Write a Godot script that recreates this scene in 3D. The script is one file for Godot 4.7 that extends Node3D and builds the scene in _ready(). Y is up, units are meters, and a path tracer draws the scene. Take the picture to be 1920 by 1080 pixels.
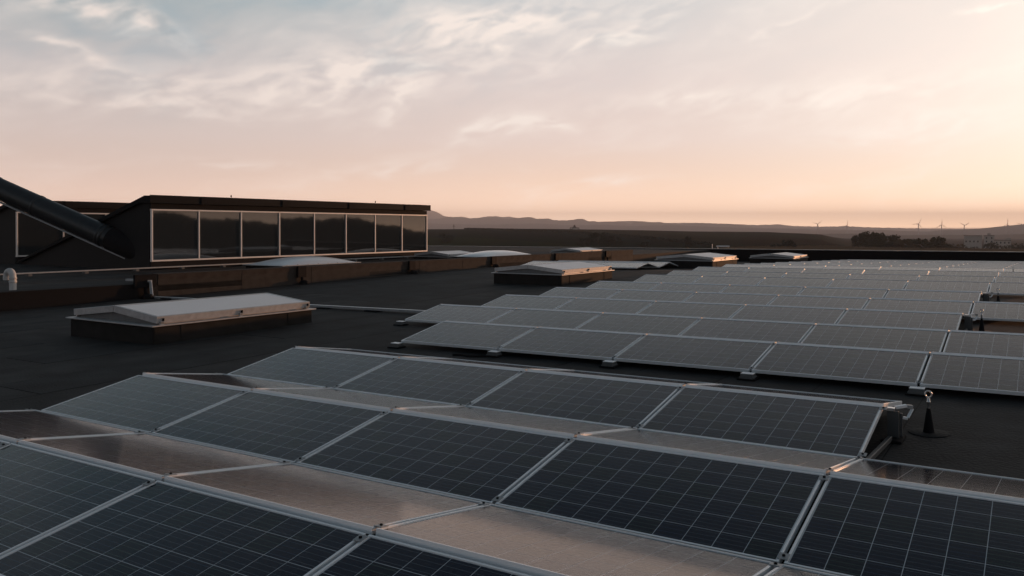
extends Node3D
# A solar roof at sundown. Roof coordinates are (u, y, v): u along the panel rows, v across them, away from the camera.

const AZ := 0.572837          # the rows' normal, in radians right of the camera's level heading
const Y0 := 9.0               # height of the roof above the fields
const EYE := 1.751            # height of the camera above the roof
const PITCH := 1.675          # one panel and its gap along a row
const U0 := -7.77             # left end of the row grid
const TILT := 0.1676          # slope of the panels
const SUN_AZ := 0.838
const SUN_EL := 0.030

var G: Transform3D
var M := {}
var used := {}
var rng := RandomNumberGenerator.new()
var noise := FastNoiseLite.new()

# ---------------------------------------------------------------- helpers
func lin(r: float, g: float, b: float) -> Color:
	return Color(r, g, b).linear_to_srgb()

func numbered(called: String) -> String:
	var n: int = used.get(called, 0)
	used[called] = n + 1
	return called if n == 0 else "%s_%03d" % [called, n]

func thing(called: String, label: String, category: String, at: Transform3D, group := "", kind := "") -> Node3D:
	var o := Node3D.new()
	o.name = numbered(called)
	add_child(o)
	o.transform = at
	o.set_meta("label", label)
	o.set_meta("category", category)
	if group != "": o.set_meta("group", group)
	if kind != "": o.set_meta("kind", kind)
	return o

func begin() -> SurfaceTool:
	var st := SurfaceTool.new()
	st.begin(Mesh.PRIMITIVE_TRIANGLES)
	st.set_smooth_group(-1)
	return st

func mesh_of(st: SurfaceTool, normals := true) -> ArrayMesh:
	if normals: st.generate_normals()
	return st.commit()

func put(called: String, mesh: Mesh, m: Material, parent: Node, at := Transform3D.IDENTITY) -> MeshInstance3D:
	var o := MeshInstance3D.new()
	o.name = called if parent != self else numbered(called)
	o.mesh = mesh
	o.material_override = m
	parent.add_child(o, true)
	o.transform = at
	return o

func part(called: String, st: SurfaceTool, m: Material, parent: Node, at := Transform3D.IDENTITY) -> MeshInstance3D:
	return put(called, mesh_of(st), m, parent, at)

func setting(o: Node, label := "", category := "") -> Node:
	o.set_meta("kind", "structure")
	if label != "": o.set_meta("label", label)
	if category != "": o.set_meta("category", category)
	return o

func tri(st: SurfaceTool, a: Vector3, b: Vector3, c: Vector3) -> void:
	st.add_vertex(a); st.add_vertex(b); st.add_vertex(c)

# corners run clockwise seen from the front
func quad(st: SurfaceTool, a: Vector3, b: Vector3, c: Vector3, d: Vector3) -> void:
	tri(st, a, b, c); tri(st, a, c, d)

# a box from lo to hi with chamfered edges (bevel 0: plain)
func box(st: SurfaceTool, lo: Vector3, hi: Vector3, b := 0.0) -> void:
	var c := (lo + hi) / 2
	var e := (hi - lo) / 2
	hull_box(st, Transform3D(Basis.IDENTITY, c), e, b)

func hull_box(st: SurfaceTool, t: Transform3D, e: Vector3, b := 0.0) -> void:
	b = minf(b, minf(e.x, minf(e.y, e.z)) * 0.8)
	var P := func(sx: int, sy: int, sz: int, ax: int) -> Vector3:
		var v := Vector3(sx * e.x, sy * e.y, sz * e.z)
		for k in 3:
			if k != ax: v[k] -= signf(v[k]) * b
		return t * v
	for ax in 3:
		var k1 := (ax + 1) % 3
		var k2 := (ax + 2) % 3
		for s in [-1, 1]:
			var cs := []
			for q in [[-1, -1], [1, -1], [1, 1], [-1, 1]]:
				var sg := [0, 0, 0]
				sg[ax] = s; sg[k1] = q[0]; sg[k2] = q[1]
				cs.append(P.call(sg[0], sg[1], sg[2], ax))
			if s > 0: quad(st, cs[3], cs[2], cs[1], cs[0])
			else: quad(st, cs[0], cs[1], cs[2], cs[3])
	if b <= 0.0: return
	for ax in 3:   # edges along ax
		var k1 := (ax + 1) % 3
		var k2 := (ax + 2) % 3
		for q in [[-1, -1], [1, -1], [1, 1], [-1, 1]]:
			var v := []
			for s in [-1, 1]:
				var sg := [0, 0, 0]
				sg[ax] = s; sg[k1] = q[0]; sg[k2] = q[1]
				v.append([P.call(sg[0], sg[1], sg[2], k1), P.call(sg[0], sg[1], sg[2], k2)])
			# trim the ends along ax is already done by the face corners
			if q[0] * q[1] > 0: quad(st, v[0][0], v[1][0], v[1][1], v[0][1])
			else: quad(st, v[0][1], v[1][1], v[1][0], v[0][0])
	for sx in [-1, 1]:
		for sy in [-1, 1]:
			for sz in [-1, 1]:
				var a: Vector3 = P.call(sx, sy, sz, 0)
				var bb: Vector3 = P.call(sx, sy, sz, 1)
				var c: Vector3 = P.call(sx, sy, sz, 2)
				if sx * sy * sz > 0: tri(st, a, c, bb)
				else: tri(st, a, bb, c)

# a bar of width w and height h from a to b
func bar(st: SurfaceTool, a: Vector3, b: Vector3, w: float, h: float, bev := 0.0) -> void:
	var z := (b - a).normalized()
	var x := Vector3.UP.cross(z)
	x = Vector3.RIGHT if x.length() < 0.01 else x.normalized()
	var y := z.cross(x)
	hull_box(st, Transform3D(Basis(x, y, z), (a + b) / 2), Vector3(w / 2, h / 2, a.distance_to(b) / 2), bev)

# a tube through points with a radius at each, closed at both ends
func tube(st: SurfaceTool, pts: Array, radii: Array, n := 16, smooth := true) -> void:
	if smooth: st.set_smooth_group(0)
	var rings := []
	var side := Vector3.ZERO
	for i in pts.size():
		var d: Vector3 = (pts[mini(i + 1, pts.size() - 1)] - pts[maxi(i - 1, 0)])
		d = d.normalized()
		if side == Vector3.ZERO:
			side = d.cross(Vector3.UP) if absf(d.y) < 0.95 else d.cross(Vector3.RIGHT)
		side = (side - d * side.dot(d)).normalized()
		var up := side.cross(d)
		var ring := []
		for k in n:
			var a := TAU * k / n
			ring.append(pts[i] + (side * cos(a) + up * sin(a)) * radii[i])
		rings.append(ring)
	for i in pts.size() - 1:
		for k in n:
			var k2 := (k + 1) % n
			quad(st, rings[i][k], rings[i][k2], rings[i + 1][k2], rings[i + 1][k])
	st.set_smooth_group(-1)
	for k in n:
		var k2 := (k + 1) % n
		tri(st, pts[0], rings[0][k2], rings[0][k])
		tri(st, pts[-1], rings[-1][k], rings[-1][k2])

# a shape turned about y: profile of (radius, height) from the bottom up
func lathe(st: SurfaceTool, prof: Array, n := 20, c := Vector3.ZERO) -> void:
	st.set_smooth_group(0)
	for i in prof.size() - 1:
		for k in n:
			var a := TAU * k / n
			var b := TAU * (k + 1) / n
			var p := func(q: Vector2, t: float) -> Vector3: return c + Vector3(cos(t) * q.x, q.y, sin(t) * q.x)
			if prof[i].x < 1e-5: tri(st, p.call(prof[i], a), p.call(prof[i + 1], b), p.call(prof[i + 1], a))
			elif prof[i + 1].x < 1e-5: tri(st, p.call(prof[i], a), p.call(prof[i], b), p.call(prof[i + 1], a))
			else: quad(st, p.call(prof[i], a), p.call(prof[i], b), p.call(prof[i + 1], b), p.call(prof[i + 1], a))
	st.set_smooth_group(-1)

# a closed frame: the ring between two rectangles, extruded
func ring_frame(st: SurfaceTool, x0: float, x1: float, z0: float, z1: float, w: float, y0: float, y1: float, bev := 0.0) -> void:
	var sec := [Vector2(0, y0), Vector2(0, y1 - bev), Vector2(bev, y1), Vector2(w - bev, y1), Vector2(w, y1 - bev), Vector2(w, y0)]
	if bev <= 0.0: sec = [Vector2(0, y0), Vector2(0, y1), Vector2(w, y1), Vector2(w, y0)]
	for i in sec.size():
		var a: Vector2 = sec[i]
		var b: Vector2 = sec[(i + 1) % sec.size()]
		var A := [Vector3(x0 + a.x, a.y, z0 + a.x), Vector3(x1 - a.x, a.y, z0 + a.x), Vector3(x1 - a.x, a.y, z1 - a.x), Vector3(x0 + a.x, a.y, z1 - a.x)]
		var B := [Vector3(x0 + b.x, b.y, z0 + b.x), Vector3(x1 - b.x, b.y, z0 + b.x), Vector3(x1 - b.x, b.y, z1 - b.x), Vector3(x0 + b.x, b.y, z1 - b.x)]
		for k in 4:
			var k2 := (k + 1) % 4
			quad(st, A[k], A[k2], B[k2], B[k])

# a flat outline in the x-y plane given anticlockwise seen from +z, extruded from z0 to z1
func prism(st: SurfaceTool, poly: PackedVector2Array, z0: float, z1: float) -> void:
	var idx := Geometry2D.triangulate_polygon(poly)
	for i in range(0, idx.size(), 3):
		var a := poly[idx[i]]
		var b := poly[idx[i + 1]]
		var c := poly[idx[i + 2]]
		if (b - a).cross(c - a) < 0:
			var t := b
			b = c
			c = t
		tri(st, Vector3(a.x, a.y, z1), Vector3(c.x, c.y, z1), Vector3(b.x, b.y, z1))
		tri(st, Vector3(a.x, a.y, z0), Vector3(b.x, b.y, z0), Vector3(c.x, c.y, z0))
	for i in poly.size():
		var a := poly[i]
		var b := poly[(i + 1) % poly.size()]
		quad(st, Vector3(a.x, a.y, z1), Vector3(b.x, b.y, z1), Vector3(b.x, b.y, z0), Vector3(a.x, a.y, z0))

func mat(c: Color, rough := 0.8, metal := 0.0, spec := 0.5) -> StandardMaterial3D:
	var m := StandardMaterial3D.new()
	m.albedo_color = c
	m.roughness = rough
	m.metallic = metal
	m.metallic_specular = spec
	return m

# a grey-scale texture of coarse patches and fine grain, tileable; lo..hi is its range
func grain(size: int, coarse: float, fine: float, lo: float, hi: float, sd: int, share := 0.5) -> ImageTexture:
	var n := FastNoiseLite.new()
	n.seed = sd
	n.frequency = coarse
	n.fractal_octaves = 4
	var a := n.get_seamless_image(size, size)
	n.frequency = fine
	n.fractal_octaves = 2
	n.seed = sd + 7
	var b := n.get_seamless_image(size, size)
	var im := Image.create(size, size, true, Image.FORMAT_RGB8)
	for y in size:
		for x in size:
			var v := lo + (hi - lo) * (a.get_pixel(x, y).r * share + b.get_pixel(x, y).r * (1.0 - share))
			im.set_pixel(x, y, Color(v, v, v))
	im.generate_mipmaps()
	return ImageTexture.create_from_image(im)

func grain_normal(size: int, freq: float, strength: float, sd: int) -> ImageTexture:
	var n := FastNoiseLite.new()
	n.seed = sd
	n.frequency = freq
	n.fractal_octaves = 3
	var a := n.get_seamless_image(size, size)
	a.convert(Image.FORMAT_RGBA8)
	a.bump_map_to_normal_map(strength)
	return ImageTexture.create_from_image(a)

func world_tri(m: StandardMaterial3D, scale: float) -> StandardMaterial3D:
	m.uv1_triplanar = true
	m.uv1_world_triplanar = true
	m.uv1_scale = Vector3.ONE * scale
	return m

# roof coordinates to the world
func at_roof(u: float, y: float, v: float) -> Vector3:
	return G * Vector3(u, y, -v)

func level(u: float, y: float, v: float, turn := 0.0) -> Transform3D:
	return G * Transform3D(Basis(Vector3.UP, turn), Vector3(u, y, -v))

const CREST := 27.0
func roof_y(u: float, v: float) -> float:
	return 0.009 * u + (0.01316 * v if v < CREST else 0.01316 * CREST - 0.0238 * (v - CREST))

# a frame that lies on the sloping roof: x along u, y its normal, z towards the camera's side
func on_roof(u: float, v: float, lift := 0.0) -> Transform3D:
	var s := 0.01316 if v < CREST else -0.0238
	var x := Vector3(1, 0.009, 0).normalized()
	var z := Vector3(0, -s, 1).normalized()
	var y := z.cross(x).normalized()
	z = x.cross(y)
	return G * Transform3D(Basis(x, y, z), Vector3(u, roof_y(u, v), -v) + y * lift)

# ---------------------------------------------------------------- sky
const SKY_DAZ := [0.0, 14.0, 43.0, 75.0, 125.0, 180.0]
const SKY_EL := [0.0, 3.0, 6.0, 10.0, 15.4, 24.0, 40.0, 90.0]
const SKY := [
	[[255, 206, 160], [255, 238, 212], [255, 244, 228], [252, 238, 227], [243, 229, 220], [214, 206, 200], [110, 120, 126], [58, 72, 84]],
	[[254, 204, 164], [253, 226, 202], [250, 234, 222], [246, 232, 223], [236, 224, 217], [204, 198, 194], [100, 112, 119], [58, 72, 84]],
	[[244, 205, 174], [240, 208, 186], [230, 210, 201], [220, 207, 203], [198, 199, 200], [154, 161, 165], [74, 88, 98], [58, 72, 84]],
	[[218, 186, 164], [214, 190, 177], [208, 193, 187], [192, 187, 187], [148, 164, 169], [112, 129, 137], [65, 79, 90], [58, 72, 84]],
	[[190, 170, 160], [182, 170, 166], [172, 168, 168], [156, 162, 167], [134, 149, 157], [106, 122, 131], [64, 78, 89], [58, 72, 84]],
	[[178, 164, 158], [170, 164, 164], [160, 162, 165], [148, 157, 164], [130, 146, 155], [104, 120, 130], [63, 77, 88], [58, 72, 84]]]
# wisps of cirrus: heading, height, half length, half width (degrees), lean, strength
const WISPS := [
	[-25.0, 13.0, 5.2, 0.9, -0.2, 0.75], [-28.3, 10.9, 3.0, 0.4, -0.25, 0.7], [-22.5, 9.2, 8.0, 1.4, 0.0, 0.55], [-23.0, 7.9, 5.0, 0.6, -0.05, 0.5],
	[-9.6, 10.6, 6.5, 1.5, 0.1, 0.95], [-8.0, 8.5, 1.9, 0.9, 0.7, 0.7], [-3.3, 13.2, 6.5, 1.7, -0.3, 0.6], [1.5, 14.4, 8.0, 1.4, 0.1, 0.65], [6.2, 12.7, 3.2, 0.7, 0.15, 0.85],
	[0.2, 7.1, 3.2, 0.62, 0.14, 1.25], [-2.0, 7.4, 1.6, 0.35, 0.5, 0.5], [12.3, 8.9, 6.5, 0.65, 0.0, 0.55], [22.0, 8.7, 8.0, 1.0, 0.05, 0.6], [26.5, 6.7, 5.5, 0.75, 0.08, 0.7],
	[18.8, 13.4, 3.4, 0.22, 0.33, 0.55], [10.4, 14.6, 2.8, 0.6, 0.4, 0.6], [-7.3, 4.3, 3.6, 0.4, 0.05, 0.4], [-18.0, 4.5, 5.0, 0.4, -0.02, 0.35], [7.0, 3.2, 2.4, 0.5, 0.0, 0.3],
	[29.8, 13.0, 1.9, 0.11, -0.06, 1.0], [40.0, 11.0, 9.0, 1.2, 0.1, 0.6], [-42.0, 9.0, 9.0, 1.5, 0.0, 0.6], [-48.0, 14.0, 7.0, 1.5, -0.2, 0.6], [52.0, 7.0, 9.0, 1.0, 0.05, 0.5]]

func sky_rows(H: int, W: int, first: int, count: int) -> PackedFloat32Array:
	var n1 := FastNoiseLite.new()
	n1.seed = 11
	n1.frequency = 1.0
	n1.fractal_octaves = 5
	n1.fractal_gain = 0.55
	var n2 := FastNoiseLite.new()
	n2.seed = 23
	n2.frequency = 1.0
	n2.fractal_octaves = 3
	var out := PackedFloat32Array()
	out.resize(W * count * 3)
	var sun := rad_to_deg(SUN_AZ)
	var at := 0
	for j in count:
		var el := 90.0 - 180.0 * (first + j + 0.5) / H
		var e := maxf(el, 0.0)
		var ei := 0
		while ei < 6 and e > SKY_EL[ei + 1]: ei += 1
		var et: float = (e - SKY_EL[ei]) / (SKY_EL[ei + 1] - SKY_EL[ei])
		# one colour per heading stop for this row
		var row := []
		for d in 6:
			var a: Array = SKY[d][ei]
			var b: Array = SKY[d][ei + 1]
			row.append(Vector3(a[0] + (b[0] - a[0]) * et, a[1] + (b[1] - a[1]) * et, a[2] + (b[2] - a[2]) * et) / 255.0)
		var near := []
		for w in WISPS:
			if absf(e - w[1]) < w[3] * 3.0 + w[2] * 2.2 * absf(sin(w[4])): near.append(w)
		var s := cos(deg_to_rad(e))
		var persp := 14.0 / (e + 7.0)      # the high layer draws together towards the horizon
		for i in W:
			var az := (float(i) + 0.5) / W * 360.0
			if az > 180.0: az -= 360.0
			var daz := absf(az - sun)
			if daz > 180.0: daz = 360.0 - daz
			daz *= s
			var di := 0
			while di < 4 and daz > SKY_DAZ[di + 1]: di += 1
			var dt: float = clampf((daz - SKY_DAZ[di]) / (SKY_DAZ[di + 1] - SKY_DAZ[di]), 0.0, 1.0)
			dt = dt * dt * (3.0 - 2.0 * dt) * 0.5 + dt * 0.5
			var c: Vector3 = row[di].lerp(row[di + 1], dt)
			# cirrus
			var px := az * s * 0.1 + 40.0
			var py := e * 0.1 * (1.0 + persp)
			var wx := n2.get_noise_2d(px * 0.9, py * 1.6) * 0.14
			var wy := n2.get_noise_2d(px * 0.9 + 31.0, py * 1.6 + 9.0) * 0.08
			var f := n1.get_noise_2d(px * 0.75 + wx, (py + wy) * 1.5 - px * 0.35)
			var fine := n1.get_noise_2d((px + wx) * 2.6 + 70.0, (py + wy * 1.5) * 6.0 - px * 1.5)
			fine = fine * 0.6 + 0.5 * (0.32 - absf(n1.get_noise_2d((px + wx * 0.6) * 1.8 + 20.0, (py + wy) * 4.5 - px * 1.7)))
			var dens := clampf(f * 1.5 + 0.06, 0.0, 1.0) * 0.32 * clampf(0.65 + fine * 1.3, 0.0, 1.5)
			for w in near:
				var dx: float = az - w[0] + wx * 9.0
				var dy: float = e - w[1] + wy * 7.0 + fine * 0.55
				var cs := cos(w[4] as float)
				var sn := sin(w[4] as float)
				var qx: float = (dx * cs + dy * sn) / w[2]
				var qy: float = (-dx * sn + dy * cs) / w[3]
				qy += qx * qx * 0.35
				var r := qx * qx + qy * qy
				if r < 6.0: dens += w[5] * exp(-r * 1.1) * clampf(0.55 + fine * 2.3 + f * 0.4, 0.0, 1.4)
			dens = clampf(dens, 0.0, 1.0) * clampf(e / 3.0, 0.0, 1.0)
			dens *= 1.0 - 0.75 * clampf((e - 18.0) / 14.0, 0.0, 1.0)
			var k := clampf(1.0 - daz / 90.0, 0.0, 1.0)
			var lit := Vector3(0.90 + 0.12 * k, 0.845 + 0.13 * k, 0.815 + 0.12 * k)
			c = c.lerp(lit, dens * 0.95)
			# thin veils of grey-blue between the wisps
			var veil := clampf(-f * 1.5 - 0.05, 0.0, 0.8) * clampf((e - 6.0) / 7.0, 0.0, 1.0) * clampf((daz - 25.0) / 45.0, 0.15, 1.0)
			c = c.lerp(c * Vector3(0.84, 0.92, 0.96), veil)
			c = Vector3(pow(c.x, 2.2), pow(c.y, 2.2), pow(c.z, 2.2))
			c *= 1.0 + 3.1 * exp(-e / 1.4)
			# the glow round the low sun, which stands outside the frame
			var ex := (e - rad_to_deg(SUN_EL)) * 1.25
			var gl := 1.1 * exp(-sqrt(daz * daz + ex * ex) / 10.0)
			c += Vector3(1.0, 0.80, 0.56) * gl
			out[at] = c.x
			out[at + 1] = c.y
			out[at + 2] = c.z
			at += 3
	return out

func make_sky() -> ImageTexture:
	var W := 4096
	var H := 2048
	var coarse := sky_rows(256, 512, 0, 130)
	var bytes := coarse.to_byte_array()
	bytes.resize(512 * 256 * 12)
	var im := Image.create_from_data(512, 256, false, Image.FORMAT_RGBF, bytes)
	im.resize(W, H, Image.INTERPOLATE_BILINEAR)
	var first := int(H * (90.0 - 19.0) / 180.0)
	var count := H / 2 + 8 - first
	var slots := []
	var n := 8
	for k in n: slots.append(PackedFloat32Array())
	var job := func(k: int) -> void:
		var a := count * k / n
		var b := count * (k + 1) / n
		slots[k] = sky_rows(H, W, first + a, b - a)
	var id := WorkerThreadPool.add_group_task(job, n)
	WorkerThreadPool.wait_for_group_task_completion(id)
	var all := PackedFloat32Array()
	for k in n: all.append_array(slots[k])
	var band := Image.create_from_data(W, count, false, Image.FORMAT_RGBF, all.to_byte_array())
	im.blit_rect(band, Rect2i(0, 0, W, count), Vector2i(0, first))
	return ImageTexture.create_from_image(im)

# ---------------------------------------------------------------- materials
func make_materials() -> void:
	var rough_grain := grain(512, 0.006, 0.16, 0.45, 1.0, 3, 0.45)
	var felt := grain(1024, 0.0055, 0.25, 0.35, 1.15, 63, 0.6)
	var granules := grain_normal(512, 0.22, 5.0, 5)
	var soft := grain(512, 0.012, 0.09, 0.72, 1.0, 9, 0.6)
	M.membrane = world_tri(mat(lin(0.040, 0.041, 0.043), 0.85, 0.0, 0.3), 0.2)
	M.membrane.albedo_texture = felt
	M.membrane.normal_enabled = true
	M.membrane.normal_texture = granules
	M.membrane.normal_scale = 0.12
	M.membrane_b = M.membrane.duplicate()
	M.membrane_b.albedo_color = lin(0.026, 0.029, 0.032)
	M.membrane_b.uv1_offset = Vector3(0.3, 0.6, 0.1)
	M.upstand = world_tri(mat(lin(0.078, 0.068, 0.062), 0.85, 0.0, 0.3), 0.9)
	M.upstand.albedo_texture = rough_grain
	M.upstand.normal_enabled = true
	M.upstand.normal_texture = granules
	M.upstand.normal_scale = 0.6
	M.upstand_cap = M.upstand.duplicate()
	M.upstand_cap.albedo_color = lin(0.075, 0.060, 0.053)
	M.black = world_tri(mat(lin(0.012, 0.012, 0.014), 0.75, 0.0, 0.2), 1.3)
	M.black.albedo_texture = soft
	M.alu = world_tri(mat(lin(0.76, 0.79, 0.82), 0.4, 0.3), 2.3)
	M.alu.roughness_texture = soft
	M.alu.roughness = 0.5
	M.zinc = world_tri(mat(lin(0.40, 0.42, 0.44), 0.5, 0.3), 1.7)
	M.zinc.albedo_texture = soft
	M.foot = world_tri(mat(lin(0.13, 0.135, 0.14), 0.7, 0.1), 2.0)
	M.foot.albedo_texture = soft
	M.dark_metal = mat(lin(0.07, 0.075, 0.08), 0.5, 0.3)
	M.backsheet = mat(lin(0.50, 0.53, 0.56), 0.12, 0.0, 0.30)
	M.glass = StandardMaterial3D.new()
	M.glass.transparency = BaseMaterial3D.TRANSPARENCY_ALPHA
	M.glass.albedo_color = Color(0.5, 0.55, 0.6, 0.004)
	M.glass.roughness = 0.02
	M.glass.metallic_specular = 0.06
	# polycrystalline cell with its printed busbars and grid fingers
	var im := Image.create(256, 256, true, Image.FORMAT_RGB8)
	var cn := FastNoiseLite.new()
	cn.seed = 4
	cn.noise_type = FastNoiseLite.TYPE_CELLULAR
	cn.cellular_return_type = FastNoiseLite.RETURN_CELL_VALUE
	cn.frequency = 0.045
	for y in 256:
		for x in 256:
			var k := 0.78 + 0.22 * cn.get_noise_2d(x, y)
			var c := Vector3(0.0024, 0.0066, 0.024) * k
			if y % 6 == 0: c += Vector3(0.003, 0.004, 0.005)
			for b in 4:
				if absf(y - (32 + b * 64)) <= 1.0: c = Vector3(0.13, 0.15, 0.17)
			im.set_pixel(x, y, Color(c.x, c.y, c.z).linear_to_srgb())
	im.generate_mipmaps()
	M.cell = mat(Color.WHITE, 0.12, 0.0, 0.30)
	M.cell.albedo_texture = ImageTexture.create_from_image(im)
	M.cell_b = M.cell.duplicate()
	M.cell_b.albedo_color = Color(0.72, 0.82, 0.95)
	M.cell_c = M.cell.duplicate()
	M.cell_c.albedo_color = Color(0.9, 1.0, 0.86)
	M.white = world_tri(mat(lin(0.86, 0.85, 0.86), 0.45), 0.35)
	M.white.albedo_texture = grain(256, 0.01, 0.2, 0.93, 1.0, 31, 0.5)
	M.white_frame = world_tri(mat(lin(0.56, 0.56, 0.57), 0.42, 0.25), 1.5)
	M.white_frame.albedo_texture = soft
	M.curb = world_tri(mat(lin(0.034, 0.031, 0.030), 0.85, 0.0, 0.3), 0.9)
	M.curb.albedo_texture = rough_grain
	M.grey_panel = world_tri(mat(lin(0.16, 0.165, 0.17), 0.6), 1.1)
	M.grey_panel.albedo_texture = soft
	M.dome = StandardMaterial3D.new()
	M.dome.albedo_color = lin(0.62, 0.66, 0.70)
	M.dome.roughness = 0.22
	M.cladding = world_tri(mat(lin(0.012, 0.013, 0.015), 0.6, 0.0, 0.25), 0.8)
	M.cladding.albedo_texture = soft
	M.fascia = world_tri(mat(lin(0.011, 0.012, 0.014), 0.7, 0.0, 0.2), 1.0)
	M.fascia.albedo_texture = soft
	M.pane = mat(lin(0.020, 0.024, 0.027), 0.03, 0.0, 0.9)
	M.mullion = world_tri(mat(lin(0.64, 0.61, 0.59), 0.4, 0.3), 1.0)
	M.duct = world_tri(mat(lin(0.030, 0.036, 0.040), 0.42, 0.3), 0.7)
	M.duct.albedo_texture = soft
	M.pvc = world_tri(mat(lin(0.62, 0.62, 0.62), 0.5), 1.0)
	M.pvc.albedo_texture = soft
	M.steel = mat(lin(0.55, 0.56, 0.57), 0.3, 0.9)
	M.coping = world_tri(mat(lin(0.30, 0.29, 0.29), 0.4, 0.6), 0.5)
	M.coping.albedo_texture = soft
	M.ground = mat(Color.WHITE, 1.0, 0.0, 0.0)
	M.ground.vertex_color_use_as_albedo = true
	M.leaf = mat(lin(0.065, 0.055, 0.028), 0.8, 0.0, 0.1)
	M.leaf.backlight = lin(0.05, 0.045, 0.015)
	M.leaf_b = mat(lin(0.10, 0.068, 0.032), 0.8, 0.0, 0.1)
	M.leaf_b.backlight = lin(0.06, 0.04, 0.012)
	M.leaf_dark = mat(lin(0.022, 0.030, 0.020), 0.85, 0.0, 0.1)
	M.bark = mat(lin(0.05, 0.04, 0.03), 0.9, 0.0, 0.1)
	M.corn = mat(lin(0.24, 0.16, 0.10), 0.9, 0.0, 0.1)
	M.mount = world_tri(mat(lin(0.085, 0.082, 0.075), 1.0, 0.0, 0.0), 0.0006)
	M.mount.albedo_texture = soft
	M.hill = world_tri(mat(lin(0.16, 0.12, 0.09), 1.0, 0.0, 0.0), 0.01)
	M.hill.albedo_texture = soft
	M.plaster = world_tri(mat(lin(0.52, 0.46, 0.41), 0.9), 0.2)
	M.plaster.albedo_texture = soft
	M.dark_window = mat(lin(0.02, 0.02, 0.022), 0.2)
	M.turbine = mat(lin(0.20, 0.19, 0.19), 0.7)
	M.roof_tile = mat(lin(0.09, 0.06, 0.05), 0.8)

# ---------------------------------------------------------------- solar panels
const PW := 1.650
const PD := 0.992
var cell_mesh: ArrayMesh
var protos_near := []
var protos_far := []

func cell_centre(i: int, j: int) -> Vector3:
	return Vector3(-0.7254 + i * 0.1612, -0.0059, -0.0945 - j * 0.1606)

func make_panel(near: bool, kind: int) -> Node3D:
	var o := Node3D.new()
	var st := begin()
	ring_frame(st, -PW / 2, PW / 2, -PD, 0.0, 0.012, -0.036, 0.0, 0.0012)
	part("frame", st, M.alu, o)
	st = begin()
	box(st, Vector3(-PW / 2 + 0.0125, -0.0098, -PD + 0.0125), Vector3(PW / 2 - 0.0125, -0.0062, -0.0125))
	part("backsheet", st, M.backsheet, o)
	if near:
		for j in 6:
			for i in 10:
				var k := (i * 7 + j * 5 + i * j * (kind + 1) + kind * 3) % 4
				put("cell", cell_mesh, M.cell if k < 2 else (M.cell_b if k == 2 else M.cell_c), o, Transform3D(Basis.IDENTITY, cell_centre(i, j)))
	else:
		st = begin()
		for j in 6:
			for i in 10: st.append_from(cell_mesh, 0, Transform3D(Basis.IDENTITY, cell_centre(i, j)))
		var c := put("cells", st.commit(), [M.cell, M.cell_b, M.cell_c][kind], o)
		c.set_meta("kind", "stuff")
	st = begin()
	quad(st, Vector3(-PW / 2 + 0.012, -0.0022, -PD + 0.012), Vector3(PW / 2 - 0.012, -0.0022, -PD + 0.012), Vector3(PW / 2 - 0.012, -0.0022, -0.012), Vector3(-PW / 2 + 0.012, -0.0022, -0.012))
	part("glass", st, M.glass, o)
	for z in [-0.05, -PD + 0.05]:
		st = begin()
		box(st, Vector3(PITCH / 2 - 0.026, 0.0006, z - 0.028), Vector3(PITCH / 2 + 0.026, 0.0046, z + 0.028), 0.001)
		var cl := part("clamp", st, M.zinc, o)
		if near:
			st = begin()
			lathe(st, [Vector2(0.0085, 0.0046), Vector2(0.0085, 0.011), Vector2(0.006, 0.0125), Vector2(0.0, 0.0125)], 6, Vector3(PITCH / 2, 0, z))
			part("bolt", st, M.black, cl)
	return o

const ORD := ["first", "second", "third", "fourth", "fifth", "sixth", "seventh", "eighth", "ninth", "tenth", "eleventh"]

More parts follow.
